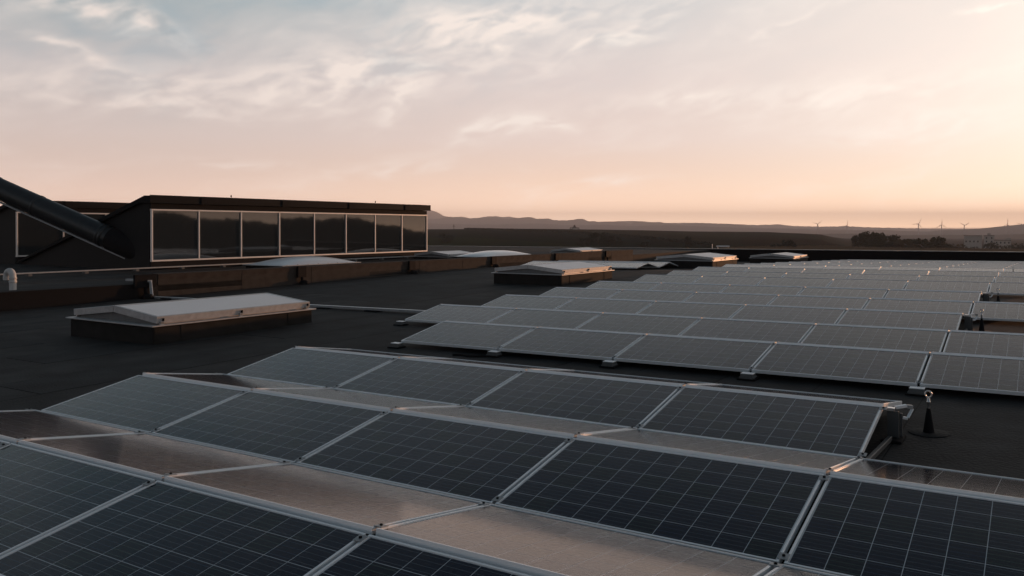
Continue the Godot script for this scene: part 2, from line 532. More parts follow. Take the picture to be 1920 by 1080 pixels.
func solar_rows() -> void:
	var st := SurfaceTool.new()
	st.begin(Mesh.PRIMITIVE_TRIANGLES)
	var h := 0.0788
	var hz := 0.0784
	var top := [Vector3(-h, 0, -hz), Vector3(h, 0, -hz), Vector3(h, 0, hz), Vector3(-h, 0, hz)]
	var uv := [Vector2(0, 0), Vector2(1, 0), Vector2(1, 1), Vector2(0, 1)]
	for q in [0, 1, 2, 0, 2, 3]:
		st.set_normal(Vector3.UP); st.set_uv(uv[q]); st.add_vertex(top[q])
	for k in 4:   # its thin sides
		var a: Vector3 = top[k]
		var b: Vector3 = top[(k + 1) % 4]
		var dn := Vector3(0, -0.00018, 0)
		var nn := (a + b).normalized()
		for p in [b, a, a + dn, b, a + dn, b + dn]:
			st.set_normal(nn); st.set_uv(Vector2(0.3, 0.05)); st.add_vertex(p)
	cell_mesh = st.commit()
	for k in 3:
		protos_near.append(make_panel(true, k))
		protos_far.append(make_panel(false, k))
	# ridge v, first column, last column, block phrase, place in block, sunward side built
	var rows := [[2.98, 0, 5, "third ridge before the walkway", 2], [5.03, 0, 5, "second ridge before the walkway", 2], [7.08, 0, 3, "ridge bordering the walkway", 2],
		[10.08, 0, 5, "first ridge beyond the walkway", 1], [12.15, -1, 5, "second ridge beyond the walkway", 1], [14.34, -1, 3, "third ridge beyond the walkway", 1], [16.45, -1, 5, "fourth ridge beyond the walkway", 1], [18.6, -1, 3, "fifth ridge beyond the walkway", 1],
		[21.55, -1, 4, "third ridge before the roof crest", 0], [23.62, -1, 4, "second ridge before the roof crest", 0], [25.7, -1, 4, "last ridge before the roof crest", 0]]
	for k in 11: rows.append([28.5 + 2.1 * k, -1, 4, "%s ridge beyond the roof crest" % ORD[k], 0])
	for r in rows.size():
		var row: Array = rows[r]
		var v0: float = row[0] - PD * cos(TILT)
		for side in 2:
			if side == 1 and row[4] == 0: continue
			for k in range(row[1], row[2] + 1):
				var near: bool = r <= 2 or (r == 3 and side == 0)
				var o: Node3D = (protos_near if near else protos_far)[rng.randi() % 3].duplicate()
				o.name = numbered("solar_panel")
				add_child(o)
				var uc: float = U0 + (k + 0.5) * PITCH
				var jig := Basis.from_euler(Vector3(rng.randf_range(-0.0016, 0.0016), 0, rng.randf_range(-0.0008, 0.0008)))
				if side == 0:
					o.transform = on_roof(uc, v0, 0.10) * Transform3D(jig * Basis(Vector3.RIGHT, TILT), Vector3.ZERO)
				else:
					o.transform = on_roof(uc, v0 + 2.0 * PD * cos(TILT) + 0.046, 0.112) * Transform3D(Basis(Vector3.UP, PI) * jig * Basis(Vector3.RIGHT, TILT), Vector3.ZERO)
				o.set_meta("label", "%s dark solar panel from skylight end, %s slope, %s" % [ORD[k - row[1]], "shaded" if side == 0 else "sunward", row[3]])
				o.set_meta("category", "solar panel")
				o.set_meta("group", "solar panels on the roof")
	# the little block between the skylights, on the far side of the crest
	for r in 2:
		for side in 2:
			for k in 3:
				var o: Node3D = protos_far[(k + r) % 3].duplicate()
				o.name = numbered("solar_panel")
				add_child(o)
				var v0 := 27.75 + 2.1 * r
				var uc := -16.7 + k * PITCH
				if side == 0: o.transform = on_roof(uc, v0, 0.10) * Transform3D(Basis(Vector3.RIGHT, TILT), Vector3.ZERO)
				else: o.transform = on_roof(uc, v0 + 2.0 * PD * cos(TILT) + 0.046, 0.112) * Transform3D(Basis(Vector3.UP, PI) * Basis(Vector3.RIGHT, TILT), Vector3.ZERO)
				o.set_meta("label", "%s panel from upstand wall, %s slope, %s tent of small array between skylights" % [ORD[k], "shaded" if side == 0 else "sunward", "first" if r == 0 else "second"])
				o.set_meta("category", "solar panel")
				o.set_meta("group", "solar panels on the roof")
	for p in protos_near + protos_far: p.free()

func mounting_feet() -> void:
	var base := begin()
	box(base, Vector3(-0.10, 0.0, -0.09), Vector3(0.10, 0.016, 0.09), 0.003)
	var bm := mesh_of(base)
	var blk := begin()
	prism(blk, PackedVector2Array([Vector2(-0.075, 0.016), Vector2(0.075, 0.016), Vector2(0.082, 0.03), Vector2(0.066, 0.036), Vector2(0.066, 0.062), Vector2(-0.066, 0.062), Vector2(-0.066, 0.036), Vector2(-0.082, 0.03)]), -0.07, 0.07)
	var km := mesh_of(blk)
	var br := begin()
	box(br, Vector3(-0.068, 0.062, -0.05), Vector3(0.068, 0.070, 0.05), 0.002)
	var rm := mesh_of(br)
	var spots := []
	for k in 6: spots.append([U0 + k * PITCH, 9.02, "grey foot under the %s seam of the first ridge beyond the walkway" % ORD[k]])
	spots.append([U0 - PITCH, 11.08, "grey foot at skylight end of the second ridge beyond the walkway"])
	spots.append([U0 - PITCH, 13.27, "grey foot at skylight end of the third ridge beyond the walkway"])
	for s in spots:
		var t := thing("mounting_foot", s[2], "mounting foot", on_roof(s[0], s[1], 0.006), "feet under the solar panels")
		put("base_plate", bm, M.black, t)
		put("block", km, M.foot, t)
		put("bracket", rm, M.alu, t)

func end_supports() -> void:
	# the open end of the row that stops short of the eye anchor
	var spots := [[-1.035, 7.08, "aluminium end support standing by roof anchor at the walkway"], [-1.035, 14.34, "aluminium end support of third ridge beyond the walkway"], [-1.035, 18.6, "aluminium end support of fifth ridge beyond the walkway"]]
	for s in spots:
		var t := thing("end_support", s[2], "panel support", on_roof(s[0], s[1] + 0.02, 0.006), "end supports of the panel rows")
		var st := begin()
		box(st, Vector3(-0.05, 0.0, -0.13), Vector3(0.10, 0.02, 0.13), 0.003)
		part("base_plate", st, M.black, t)
		st = begin()
		box(st, Vector3(-0.02, 0.02, -0.01), Vector3(0.065, 0.225, 0.012), 0.003)
		part("post", st, M.dark_metal, t)
		st = begin()
		box(st, Vector3(0.066, 0.02, -0.06), Vector3(0.085, 0.205, -0.03), 0.003)
		part("brace", st, M.dark_metal, t)
		st = begin()
		box(st, Vector3(-0.025, 0.226, -0.03), Vector3(0.035, 0.250, 0.025), 0.003)
		part("head_bracket", st, M.steel, t)
		st = begin()
		bar(st, Vector3(0.03, 0.240, -0.06), Vector3(0.105, 0.252, -0.12), 0.028, 0.024, 0.003)
		part("rail_stub", st, M.alu, t)
		st = begin()
		bar(st, Vector3(0.107, 0.246, -0.122), Vector3(0.145, 0.242, -0.14), 0.034, 0.028, 0.003)
		part("end_cap", st, M.zinc, t)
		st = begin()
		bar(st, Vector3(0.143, 0.226, -0.14), Vector3(0.122, 0.172, -0.05), 0.022, 0.010, 0.002)
		part("stay", st, M.alu, t)
		st = begin()
		bar(st, Vector3(0.086, 0.170, -0.045), Vector3(0.122, 0.166, -0.048), 0.018, 0.020, 0.002)
		part("cross_bar", st, M.alu, t)
		# the sloping rail below the end panel
		st = begin()
		bar(st, Vector3(-0.02, 0.04, 0.93), Vector3(0.015, 0.03, 0.10), 0.03, 0.04, 0.003)
		part("base_rail", st, M.dark_metal, t)

func roof_anchors() -> void:
	var spots := [[-0.80, 7.46, "steel eye anchor on black cone beside the end support"], [-0.83, 14.41, "steel eye anchor in gap of third ridge beyond the walkway"], [-0.80, 18.7, "steel eye anchor in gap of fifth ridge beyond the walkway"], [-0.8, 27.1, "steel eye anchor standing on the roof crest"]]
	for s in spots:
		var t := thing("roof_anchor", s[2], "roof anchor", on_roof(s[0], s[1], 0.006), "eye anchors on the roof")
		var st := begin()
		lathe(st, [Vector2(0.0, 0.0), Vector2(0.150, 0.0), Vector2(0.152, 0.002), Vector2(0.148, 0.004), Vector2(0.05, 0.006), Vector2(0.0, 0.010)], 32)
		part("collar", st, M.membrane, t)
		st = begin()
		lathe(st, [Vector2(0.042, 0.006), Vector2(0.038, 0.03), Vector2(0.026, 0.12), Vector2(0.016, 0.185), Vector2(0.014, 0.20), Vector2(0.0, 0.20)], 24)
		part("cone", st, M.black, t)
		st = begin()
		lathe(st, [Vector2(0.011, 0.20), Vector2(0.011, 0.245), Vector2(0.014, 0.247), Vector2(0.014, 0.255), Vector2(0.011, 0.257), Vector2(0.010, 0.283), Vector2(0.0, 0.283)], 16)
		part("rod", st, M.steel, t)
		var pts := []
		var rad := []
		for k in 25:
			var a := TAU * k / 24.0 - PI / 2
			pts.append(Vector3(cos(a) * 0.024, 0.313 + sin(a) * 0.026, 0))
			rad.append(0.0065)
		st = begin()
		tube(st, pts, rad, 10)
		part("eye", st, M.steel, t)

# ---------------------------------------------------------------- the roof
func roof() -> void:
	var deck := Node3D.new()
	deck.name = "roof"
	add_child(deck)
	setting(deck, "flat dark bitumen roof of the building, sloping gently to both sides of a crest", "roof")
	var st := begin()
	var u0 := -19.0
	var u1 := 9.0
	for seg in [[-9.0, CREST], [CREST, 54.0]]:
		var v0: float = seg[0]
		var v1: float = seg[1]
		var s := func(u: float, v: float, dy: float) -> Vector3: return at_roof(u, 0.009 * u + (0.01316 * v if seg[0] < 0 else 0.01316 * CREST - 0.0238 * (v - CREST)) + dy, v)
		quad(st, s.call(u0, v1, 0.0), s.call(u1, v1, 0.0), s.call(u1, v0, 0.0), s.call(u0, v0, 0.0))
		quad(st, s.call(u0, v0, -0.4), s.call(u1, v0, -0.4), s.call(u1, v1, -0.4), s.call(u0, v1, -0.4))
	part("deck", st, M.black, deck)
	# sheets of roofing felt, lapped along v
	var w := 1.0
	for i in 28:
		var u := u0 + i * w
		var v := -9.0 + (i * 3 % 7) * 1.05
		var starts := [-9.0]
		while v < 53.9:
			if v > -8.5: starts.append(v)
			v += 7.4
		starts.append(54.0)
		for j in starts.size() - 1:
			var a: float = starts[j]
			var b: float = starts[j + 1]
			for cut in [[a, minf(b, CREST)], [maxf(a, CREST), b]]:
				if cut[1] - cut[0] < 0.05: continue
				var mid: float = (cut[0] + cut[1]) / 2
				var lift := 0.003 + 0.0022 * ((i + j) % 2)
				st = begin()
				box(st, Vector3(-w / 2 + 0.005, -0.002, -(cut[1] - cut[0]) / 2 + 0.005), Vector3(w / 2 - 0.005, lift, (cut[1] - cut[0]) / 2 - 0.005), 0.001)
				part("felt_sheet", st, M.membrane if (i + j) % 2 == 0 else M.membrane_b, deck, on_roof(u + w / 2, mid))
	# the raised roof beside it
	var terr := Node3D.new()
	terr.name = "upper_roof"
	add_child(terr)
	setting(terr, "raised flat roof behind the low upstand wall", "roof")
	st = begin()
	quad(st, at_roof(-70, 0.3, 54), at_roof(-19.0, 0.3, 54), at_roof(-19.0, 0.3, -9), at_roof(-70, 0.3, -9))
	quad(st, at_roof(-19.0, 0.3, 54), at_roof(-19.0, -0.6, 54), at_roof(-19.0, -0.6, -9), at_roof(-19.0, 0.3, -9))
	part("deck", st, M.membrane_b, terr)
	for i in 17:
		st = begin()
		box(st, Vector3(-0.498, -0.002, -31.4), Vector3(0.498, 0.003 + 0.002 * (i % 2), 31.4), 0.001)
		part("felt_sheet", st, M.membrane if i % 2 == 0 else M.membrane_b, terr, level(-19.8 - i, 0.3, 22.5))
	# the building under it all
	var wh := thing("warehouse", "flat roofed warehouse carrying the solar panels", "building", level(0, 0, 0))
	st = begin()
	box(st, Vector3(-70, -Y0 - 0.3, -53.9), Vector3(9, -0.66, 8.9))
	part("wall", st, M.cladding, wh)

func upstand() -> void:
	var t := thing("upstand_wall", "long low bitumen covered wall between lower and raised roof", "wall", level(-19.0, 0, 0))
	# profile across u, run along v
	var v0 := 12.85
	var v1 := 41.6
	var n := 11
	for k in n:
		var a := v0 + (v1 - v0) * k / n
		var b := v0 + (v1 - v0) * (k + 1) / n
		var st := begin()
		var j := 0.004 * (k % 3)
		prism(st, PackedVector2Array([Vector2(-0.25, -0.15), Vector2(0.03 + j, -0.15), Vector2(0.0 + j, 0.15), Vector2(j, 0.47), Vector2(-0.25, 0.47)]), -b + 0.003, -a - 0.003)
		part("wall_section", st, M.upstand, t)
		st = begin()
		prism(st, PackedVector2Array([Vector2(-0.27, 0.472), Vector2(0.0 + j, 0.472), Vector2(0.0 + j, 0.455), Vector2(0.016 + j, 0.455), Vector2(0.016 + j, 0.578), Vector2(0.006 + j, 0.588), Vector2(-0.27, 0.596)]), -b + 0.002, -a - 0.002)
		part("cap", st, M.upstand_cap, t)
	t = thing("low_curb", "low dark roof curb continuing the upstand wall", "wall", level(-19.0, 0, 0))
	var st2 := begin()
	prism(st2, PackedVector2Array([Vector2(-0.3, -0.3), Vector2(0.03, -0.3), Vector2(0.0, 0.30), Vector2(-0.3, 0.31)]), -12.7, 9.0)
	part("wall_section", st2, M.black, t)
	st2 = begin()
	prism(st2, PackedVector2Array([Vector2(-0.32, 0.315), Vector2(0.002, 0.305), Vector2(0.002, 0.29), Vector2(0.02, 0.29), Vector2(0.02, 0.365), Vector2(-0.32, 0.375)]), -12.7, 9.0)
	part("cap", st2, M.black, t)
	# scuppers with their drains
	for k in 6:
		var v := 12.45 + 5.18 * k
		var d := thing("roof_drain", "black scupper and drain on upstand wall, %s from the low curb" % ORD[k], "roof drain", level(-19.0, 0, v), "scuppers along the upstand wall")
		var st := begin()
		var wd := 0.17 if k > 0 else 0.3
		box(st, Vector3(0.021, 0.27, -wd), Vector3(0.10, 0.60, wd), 0.01)
		part("scupper_box", st, M.black, d)
		var y := roof_y(-19, v)
		st = begin()
		lathe(st, [Vector2(0.045, y + 0.09), Vector2(0.045, 0.27)], 14, Vector3(0.09, 0, 0))
		part("downpipe", st, M.black, d)
		st = begin()
		lathe(st, [Vector2(0.0, y), Vector2(0.14, y), Vector2(0.15, y + 0.03), Vector2(0.12, y + 0.10), Vector2(0.05, y + 0.13), Vector2(0.0, y + 0.13)], 18, Vector3(0.17, 0, 0))
		part("drain_pot", st, M.black, d)

func parapet() -> void:
	var t := thing("parapet", "dark parapet with pale metal coping along the roof edge facing the fields", "wall", level(0, 0, 54.0))
	var st := begin()
	prism(st, PackedVector2Array([Vector2(-70.0, -0.9), Vector2(9.0, -0.9), Vector2(9.0, 0.44), Vector2(-70.0, 0.17)]), -0.3, 0.0)
	part("wall_section", st, M.black, t)
	var n := 24
	for k in n:
		var a := -70.0 + 79.0 * k / n
		var b := -70.0 + 79.0 * (k + 1) / n
		var ya := 0.44 - (9.0 - a) * 0.27 / 79.0
		var yb := 0.44 - (9.0 - b) * 0.27 / 79.0
		st = begin()
		prism(st, PackedVector2Array([Vector2(a + 0.006, ya + 0.003), Vector2(b - 0.006, yb + 0.003), Vector2(b - 0.006, yb + 0.045), Vector2(a + 0.006, ya + 0.045)]), -0.34, 0.04)
		part("coping", st, M.coping, t)

# a gabled roof light: curb, flange, hinged lid of two slopes
func skylight(u: float, v: float, y: float, w: float, l: float, label: String, low := false) -> void:
	var t := thing("skylight", label, "skylight", level(u, y, v), "gabled roof lights")
	var ch := 0.30 if not low else 0.10
	var st := begin()
	box(st, Vector3(-w / 2, -0.08, -l), Vector3(w / 2, ch, 0), 0.02)
	part("curb", st, M.curb, t)
	for z in [-0.5, -l + 0.55]:
		st = begin()
		box(st, Vector3(w / 2 + 0.0005, -0.05, z - 0.03), Vector3(w / 2 + 0.008, ch - 0.01, z + 0.03))
		part("felt_lap", st, M.curb, t)
	st = begin()
	box(st, Vector3(-w / 2 - 0.05, ch + 0.001, -l - 0.05), Vector3(w / 2 + 0.05, ch + 0.022, 0.05), 0.004)
	part("flange", st, M.white_frame, t)
	# gable ends, set back under the lid
	var hw := w / 2 - 0.06
	var e := ch + 0.05
	var rg := ch + 0.16
	for z in [-0.16, -l + 0.12]:
		st = begin()
		prism(st, PackedVector2Array([Vector2(-hw, ch + 0.023), Vector2(hw, ch + 0.023), Vector2(hw, e), Vector2(0, rg), Vector2(-hw, e)]), z - 0.03, z + 0.03)
		part("gable", st, M.grey_panel, t)
	st = begin()
	box(st, Vector3(hw - 0.05, ch + 0.023, -l + 0.15), Vector3(hw - 0.01, e - 0.004, -0.19))
	part("side_rail", st, M.white_frame, t)
	# two sloping leaves, each a framed white sheet
	for s in [1, -1]:
		var sl := atan2(rg - e, hw)
		var len := hw / cos(sl)
		var f := Transform3D(Basis(Vector3.BACK, -sl), Vector3(0, rg + 0.001, 0))
		if s < 0: f = Transform3D(Basis(Vector3.UP, PI), Vector3(0, 0, -l)) * f
		var x0 := 0.004
		var x1 := len + 0.05
		st = begin()
		ring_frame(st, x0, x1, -l + 0.06, -0.06, 0.05, 0.0, 0.105, 0.006)
		var lf := part("leaf_frame", st, M.white_frame, t, f)
		st = begin()
		box(st, Vector3(x0 + 0.048, 0.03, -l + 0.108), Vector3(x1 - 0.048, 0.100, -0.108), 0.004)
		part("sheet", st, M.white, lf)
		for z in [-0.14, -l * 0.5, -l + 0.14]:
			st = begin()
			box(st, Vector3(x1 + 0.001, -0.03, z - 0.035), Vector3(x1 + 0.03, 0.035, z + 0.035), 0.005)
			var hg := part("hinge", st, M.steel, lf)
			st = begin()
			lathe(st, [Vector2(0.0, 0.036), Vector2(0.016, 0.036), Vector2(0.016, 0.075), Vector2(0.0, 0.075)], 10, Vector3(x1 + 0.016, 0, z - 0.02))
			part("pin", st, M.black, hg)

func dome_light(u: float, v: float, y: float, w: float, l: float, label: String) -> void:
	var t := thing("dome_skylight", label, "skylight", level(u, y, v), "domed roof lights")
	var st := begin()
	box(st, Vector3(-w / 2 + 0.08, -0.05, -l + 0.08), Vector3(w / 2 - 0.08, 0.19, -0.08), 0.01)
	part("curb", st, M.black, t)
	st = begin()
	box(st, Vector3(-w / 2, 0.191, -l), Vector3(w / 2, 0.212, 0), 0.004)
	part("flange", st, M.pvc, t)
	# the blown shell
	st = begin()
	st.set_smooth_group(0)
	var n := 20
	var P := func(i: int, j: int) -> Vector3:
		var a := -1.0 + 2.0 * i / n
		var b := -1.0 + 2.0 * j / n
		var hgt := 0.24 * pow(maxf(0.0, 1 - absf(a) ** 2.2), 0.75) * pow(maxf(0.0, 1 - absf(b) ** 2.2), 0.75)
		return Vector3(a * (w / 2 - 0.07), 0.213 + hgt, -l / 2 - b * (l / 2 - 0.07))
	for i in n:
		for j in n: quad(st, P.call(i, j), P.call(i, j + 1), P.call(i + 1, j + 1), P.call(i + 1, j))
	part("dome", st, M.dome, t)
	for k in 8:
		st = begin()
		lathe(st, [Vector2(0.022, 0.213), Vector2(0.022, 0.235), Vector2(0.0, 0.242)], 8, Vector3(w / 2 - 0.035, 0, -l * (k + 0.5) / 8.0))
		part("screw_cap", st, M.pvc, t)

# ---------------------------------------------------------------- the glazed monitors
func monitor(du: float, label: String) -> void:
	var v0 := 17.3
	var v1 := 32.45
	var t := thing("roof_monitor", label, "roof monitor", level(-26.0 + du, 0, v0), "sloping roof monitors on the raised roof")
	var L := v1 - v0
	var st := begin()   # end walls and body, a wedge
	prism(st, PackedVector2Array([Vector2(-8.5, 0.25), Vector2(-0.06, 0.25), Vector2(-0.06, 2.62), Vector2(-0.5, 2.62), Vector2(-8.5, 0.42)]), -L, 0)
	part("body", st, M.cladding, t)
	# roof skin with an edge flashing
	st = begin()
	prism(st, PackedVector2Array([Vector2(-8.6, 0.45), Vector2(-8.6, 0.36), Vector2(-0.45, 2.63), Vector2(0.16, 2.63), Vector2(0.16, 2.87), Vector2(-0.15, 2.885)]), -L - 0.1, 0.12)
	part("roof_skin", st, M.fascia, t)
	st = begin()
	box(st, Vector3(0.161, 2.62, -L - 0.11), Vector3(0.185, 2.90, 0.13), 0.004)
	var fa := part("fascia", st, M.fascia, t)
	for k in 4:
		st = begin()
		box(st, Vector3(0.186, 2.605, -L * (k + 0.55) / 4.0 - 0.17), Vector3(0.215, 2.88, -L * (k + 0.55) / 4.0 + 0.17), 0.004)
		part("joint_cover", st, M.black, fa)
	# sill wall below the glass
	st = begin()
	box(st, Vector3(-0.058, 0.25, -L), Vector3(0.03, 0.585, 0), 0.004)
	part("sill_wall", st, M.black, t)
	st = begin()
	box(st, Vector3(-0.058, 2.44, -L), Vector3(0.03, 2.61, 0), 0.004)
	part("lintel", st, M.black, t)
	# frame
	var gl := Node3D.new()
	gl.name = "glazing"
	t.add_child(gl)
	var a := 0.0
	for f in [[0.595, 0.655], [2.365, 2.42]]:
		st = begin()
		box(st, Vector3(-0.02, f[0], -L), Vector3(0.07, f[1], 0), 0.006)
		part("frame_rail", st, M.mullion, gl)
	for k in 9:
		st = begin()
		var z := -0.035 - (L - 0.07) * k / 8.0
		box(st, Vector3(-0.02, 0.656, z - 0.026), Vector3(0.066, 2.364, z + 0.026), 0.006)
		part("mullion", st, M.mullion, gl)
	for k in 8:
		st = begin()
		var z0 := -0.035 - (L - 0.07) * k / 8.0 - 0.027
		var z1 := -0.035 - (L - 0.07) * (k + 1) / 8.0 + 0.027
		quad(st, Vector3(0, 2.363, 0), Vector3(0, 2.363, z1 - z0), Vector3(0, 0.657, z1 - z0), Vector3(0, 0.657, 0))
		var warp := Basis.from_euler(Vector3(0, rng.randf_range(-0.006, 0.006), rng.randf_range(-0.004, 0.004)))
		part("pane", st, M.pane, gl, Transform3D(warp, Vector3(0.02, 0, z0)))

func upper_roof_fittings() -> void:
	# conduit on little blocks along the foot of the monitor
	var t := thing("conduit", "long thin conduit on small blocks below the glazed monitor", "conduit", level(-25.75, 0.3, 0))
	var st := begin()
	bar(st, Vector3(0, 0.10, -9.0), Vector3(0, 0.10, -33.0), 0.06, 0.045, 0.006)
	part("channel", st, M.zinc, t)
	for k in 14:
		st = begin()
		box(st, Vector3(-0.09, 0.005, -9.6 - k * 1.75 - 0.06), Vector3(0.09, 0.076, -9.6 - k * 1.75 + 0.06), 0.006)
		part("block", st, M.foot, t)
	# gooseneck vent
	t = thing("vent_pipe", "pale grey gooseneck vent pipe behind the low curb", "vent pipe", level(-20.0, 0.3, 9.82))
	st = begin()
	var pts := [Vector3(0, 0.0, 0), Vector3(0, 0.30, 0)]
	var rad := [0.075, 0.075]
	for k in 9:
		var a := PI * (k + 1) / 9.0
		pts.append(Vector3(-0.14 + cos(a) * 0.14, 0.32 + sin(a) * 0.14, 0))
		rad.append(0.075)
	pts.append(Vector3(-0.28, 0.25, 0))
	rad.append(0.075)
	tube(st, pts, rad, 20)
	part("pipe", st, M.pvc, t)
	for y in [0.22, 0.30]:
		st = begin()
		lathe(st, [Vector2(0.077, y - 0.02), Vector2(0.084, y - 0.016), Vector2(0.084, y + 0.016), Vector2(0.077, y + 0.02)], 20)
		part("collar", st, M.pvc, t)
	# the big duct
	var T := level(-27.6, 1.13, 17.45)
	t = thing("duct", "thick dark round duct sloping down into end of the glazed monitor", "duct", T)
	var dir := Vector3(-7.9, 3.5, 3.5).normalized()
	var e1 := dir * -1.3
	st = begin()
	var q := [e1]
	var rr := [0.385]
	for k in 12:
		q.append(e1.lerp(e1 + dir * 15.0, (k + 1) / 12.0))
		rr.append(0.385)
	tube(st, q, rr, 36)
	part("pipe", st, M.duct, t)
	for s in [2.35, 5.1, 7.0, 9.9]:
		st = begin()
		tube(st, [e1 + dir * (s - 0.05), e1 + dir * (s - 0.035), e1 + dir * (s + 0.035), e1 + dir * (s + 0.05)], [0.387, 0.402, 0.402, 0.387], 36)
		part("joint_band", st, M.duct, t)
	st = begin()
	tube(st, [e1 + dir * 2.15, e1 + dir * 2.18, e1 + dir * 2.24, e1 + dir * 2.27], [0.395, 0.43, 0.43, 0.395], 36)
	part("flange", st, M.duct, t)
	st = begin()
	tube(st, [e1, e1 + dir * 1.95, e1 + dir * 2.0], [0.43, 0.43, 0.40], 36)
	part("socket", st, M.black, t)
	st = begin()
	var off := Vector3(0.05, -0.44, 0.12)
	bar(st, e1 + dir * 0.5 + off, e1 + dir * 15.0 + off, 0.09, 0.06, 0.01)
	part("stay_rail", st, M.zinc, t)
	# step-over of the cable tray on the low curb
	t = thing("tray_step", "bright metal cable tray stepping over the low curb", "cable tray", level(-18.94, 0, 12.55))
	st = begin()
	box(st, Vector3(-0.9, 0.40, -0.06), Vector3(0.06, 0.455, 0.06), 0.006)
	part("top_run", st, M.zinc, t)
	st = begin()
	bar(st, Vector3(0.065, 0.44, 0), Vector3(0.13, 0.06, 0), 0.012, 0.12, 0.003)
	part("drop", st, M.alu, t)
	for z in [-0.03, 0.03]:
		st = begin()
		lathe(st, [Vector2(0.0, 0.0), Vector2(0.012, 0.0), Vector2(0.012, 0.012), Vector2(0.0, 0.012)], 8, Vector3(0.13, 0.10, z))
		part("bolt", st, M.black, t)
	t = thing("cable_tray", "thin metal cable tray on pads from curb to solar array", "cable tray", level(0, 0, 12.6))
	st = begin()
	bar(st, Vector3(-18.8, 0.02, 0), Vector3(-9.6, 0.115 + 0.02, 0), 0.07, 0.05, 0.006)
	part("channel", st, M.zinc, t)
	st = begin()
	bar(st, Vector3(-18.8, 0.047, 0), Vector3(-9.6, 0.142 + 0.02, 0), 0.066, 0.004)
	part("cover", st, M.alu, t)
	for k in 7:
		var u := -18.2 + k * 1.35
		st = begin()
		box(st, Vector3(u - 0.16, roof_y(u, 12.6) + 0.004, -0.13), Vector3(u + 0.16, roof_y(u, 12.6) + 0.03, 0.13), 0.008)
		part("pad", st, M.black, t)
	t = thing("cable", "black cable lying by the second foot of the walkway row", "cable", level(0, 0, 0))
	st = begin()
	var cp := []
	var cr := []
	for k in 15:
		var w := k / 14.0
		var u := lerpf(-6.02, -6.62, w)
		var v := 8.93 - 0.13 * w + 0.03 * sin(w * 9.0)
		cp.append(Vector3(u, roof_y(u, v) + 0.018, -v))
		cr.append(0.012)
	tube(st, cp, cr, 8)
	part("sheath", st, M.black, t)
	# two birds on the edge
	for b in [[20.6, "small dark bird on monitor roof edge near the duct"], [28.6, "small dark bird on monitor roof edge away from the duct"]]:
		t = thing("bird", b[1], "bird", level(-25.9, 2.9, b[0], 0.8).scaled_local(Vector3.ONE * 0.6), "birds on the monitor roof")
		st = begin()
		tube(st, [Vector3(0, 0.03, -0.16), Vector3(0, 0.05, -0.08), Vector3(0, 0.08, 0.0), Vector3(0, 0.11, 0.06), Vector3(0, 0.14, 0.085), Vector3(0, 0.155, 0.105), Vector3(0, 0.15, 0.13), Vector3(0, 0.147, 0.15)], [0.008, 0.022, 0.045, 0.042, 0.026, 0.028, 0.014, 0.002], 10)
		part("body", st, M.black, t)
		for s in [-1, 1]:
			st = begin()
			tube(st, [Vector3(s * 0.015, 0.0, 0.01), Vector3(s * 0.015, 0.06, 0.01)], [0.004, 0.006], 6)
			part("leg", st, M.black, t)

# ---------------------------------------------------------------- the land
func ray_at(x: float, r: float) -> Vector2:      # heading given as a column of the photograph -> x, z on the ground
	var a := atan((x - 960.0) / 1556.6)
	return Vector2(sin(a) * r, -cos(a) * r)

func table(t: Array, x: float) -> float:
	if x <= t[0][0]: return t[0][1]
	for i in t.size() - 1:
		if x <= t[i + 1][0]: return lerpf(t[i][1], t[i + 1][1], (x - t[i][0]) / (t[i + 1][0] - t[i][0]))
	return t[-1][1]

const CRESTS := [[-400, 9.6], [700, 9.7], [830, 9.7], [1000, 10.2], [1100, 9.4], [1200, 8.5], [1300, 7.2], [1440, 6.6], [1500, 4.9], [1560, 2.9], [1600, 1.5], [1640, 0.8], [1700, 0.6], [3000, 0.6]]

func land_y(az: float, r: float) -> float:
	var x := 960.0 + 1556.6 * tan(clampf(az, -1.2, 1.2))
	var c: float = table(CRESTS, x)
	var hilly := clampf((c - 0.6) / 3.0, 0.0, 1.0)
	var up: float
	if r < 900.0: up = c * smoothstep(60.0, 940.0, r) * lerpf(1.0, 1.0, hilly)
	else: up = c
	var fall := smoothstep(920.0, 2600.0, r) * hilly + smoothstep(425.0, 780.0, r) * (1.0 - hilly)
	var back := smoothstep(1.15, 1.5, absf(az))
	return lerpf(lerpf(up, -10.5 - 14.0 * smoothstep(900.0, 4000.0, r), fall), 0.0, back) + 0.25 * noise.get_noise_2d(sin(az) * r * 0.5, cos(az) * r * 0.5) * smoothstep(200, 500, r)

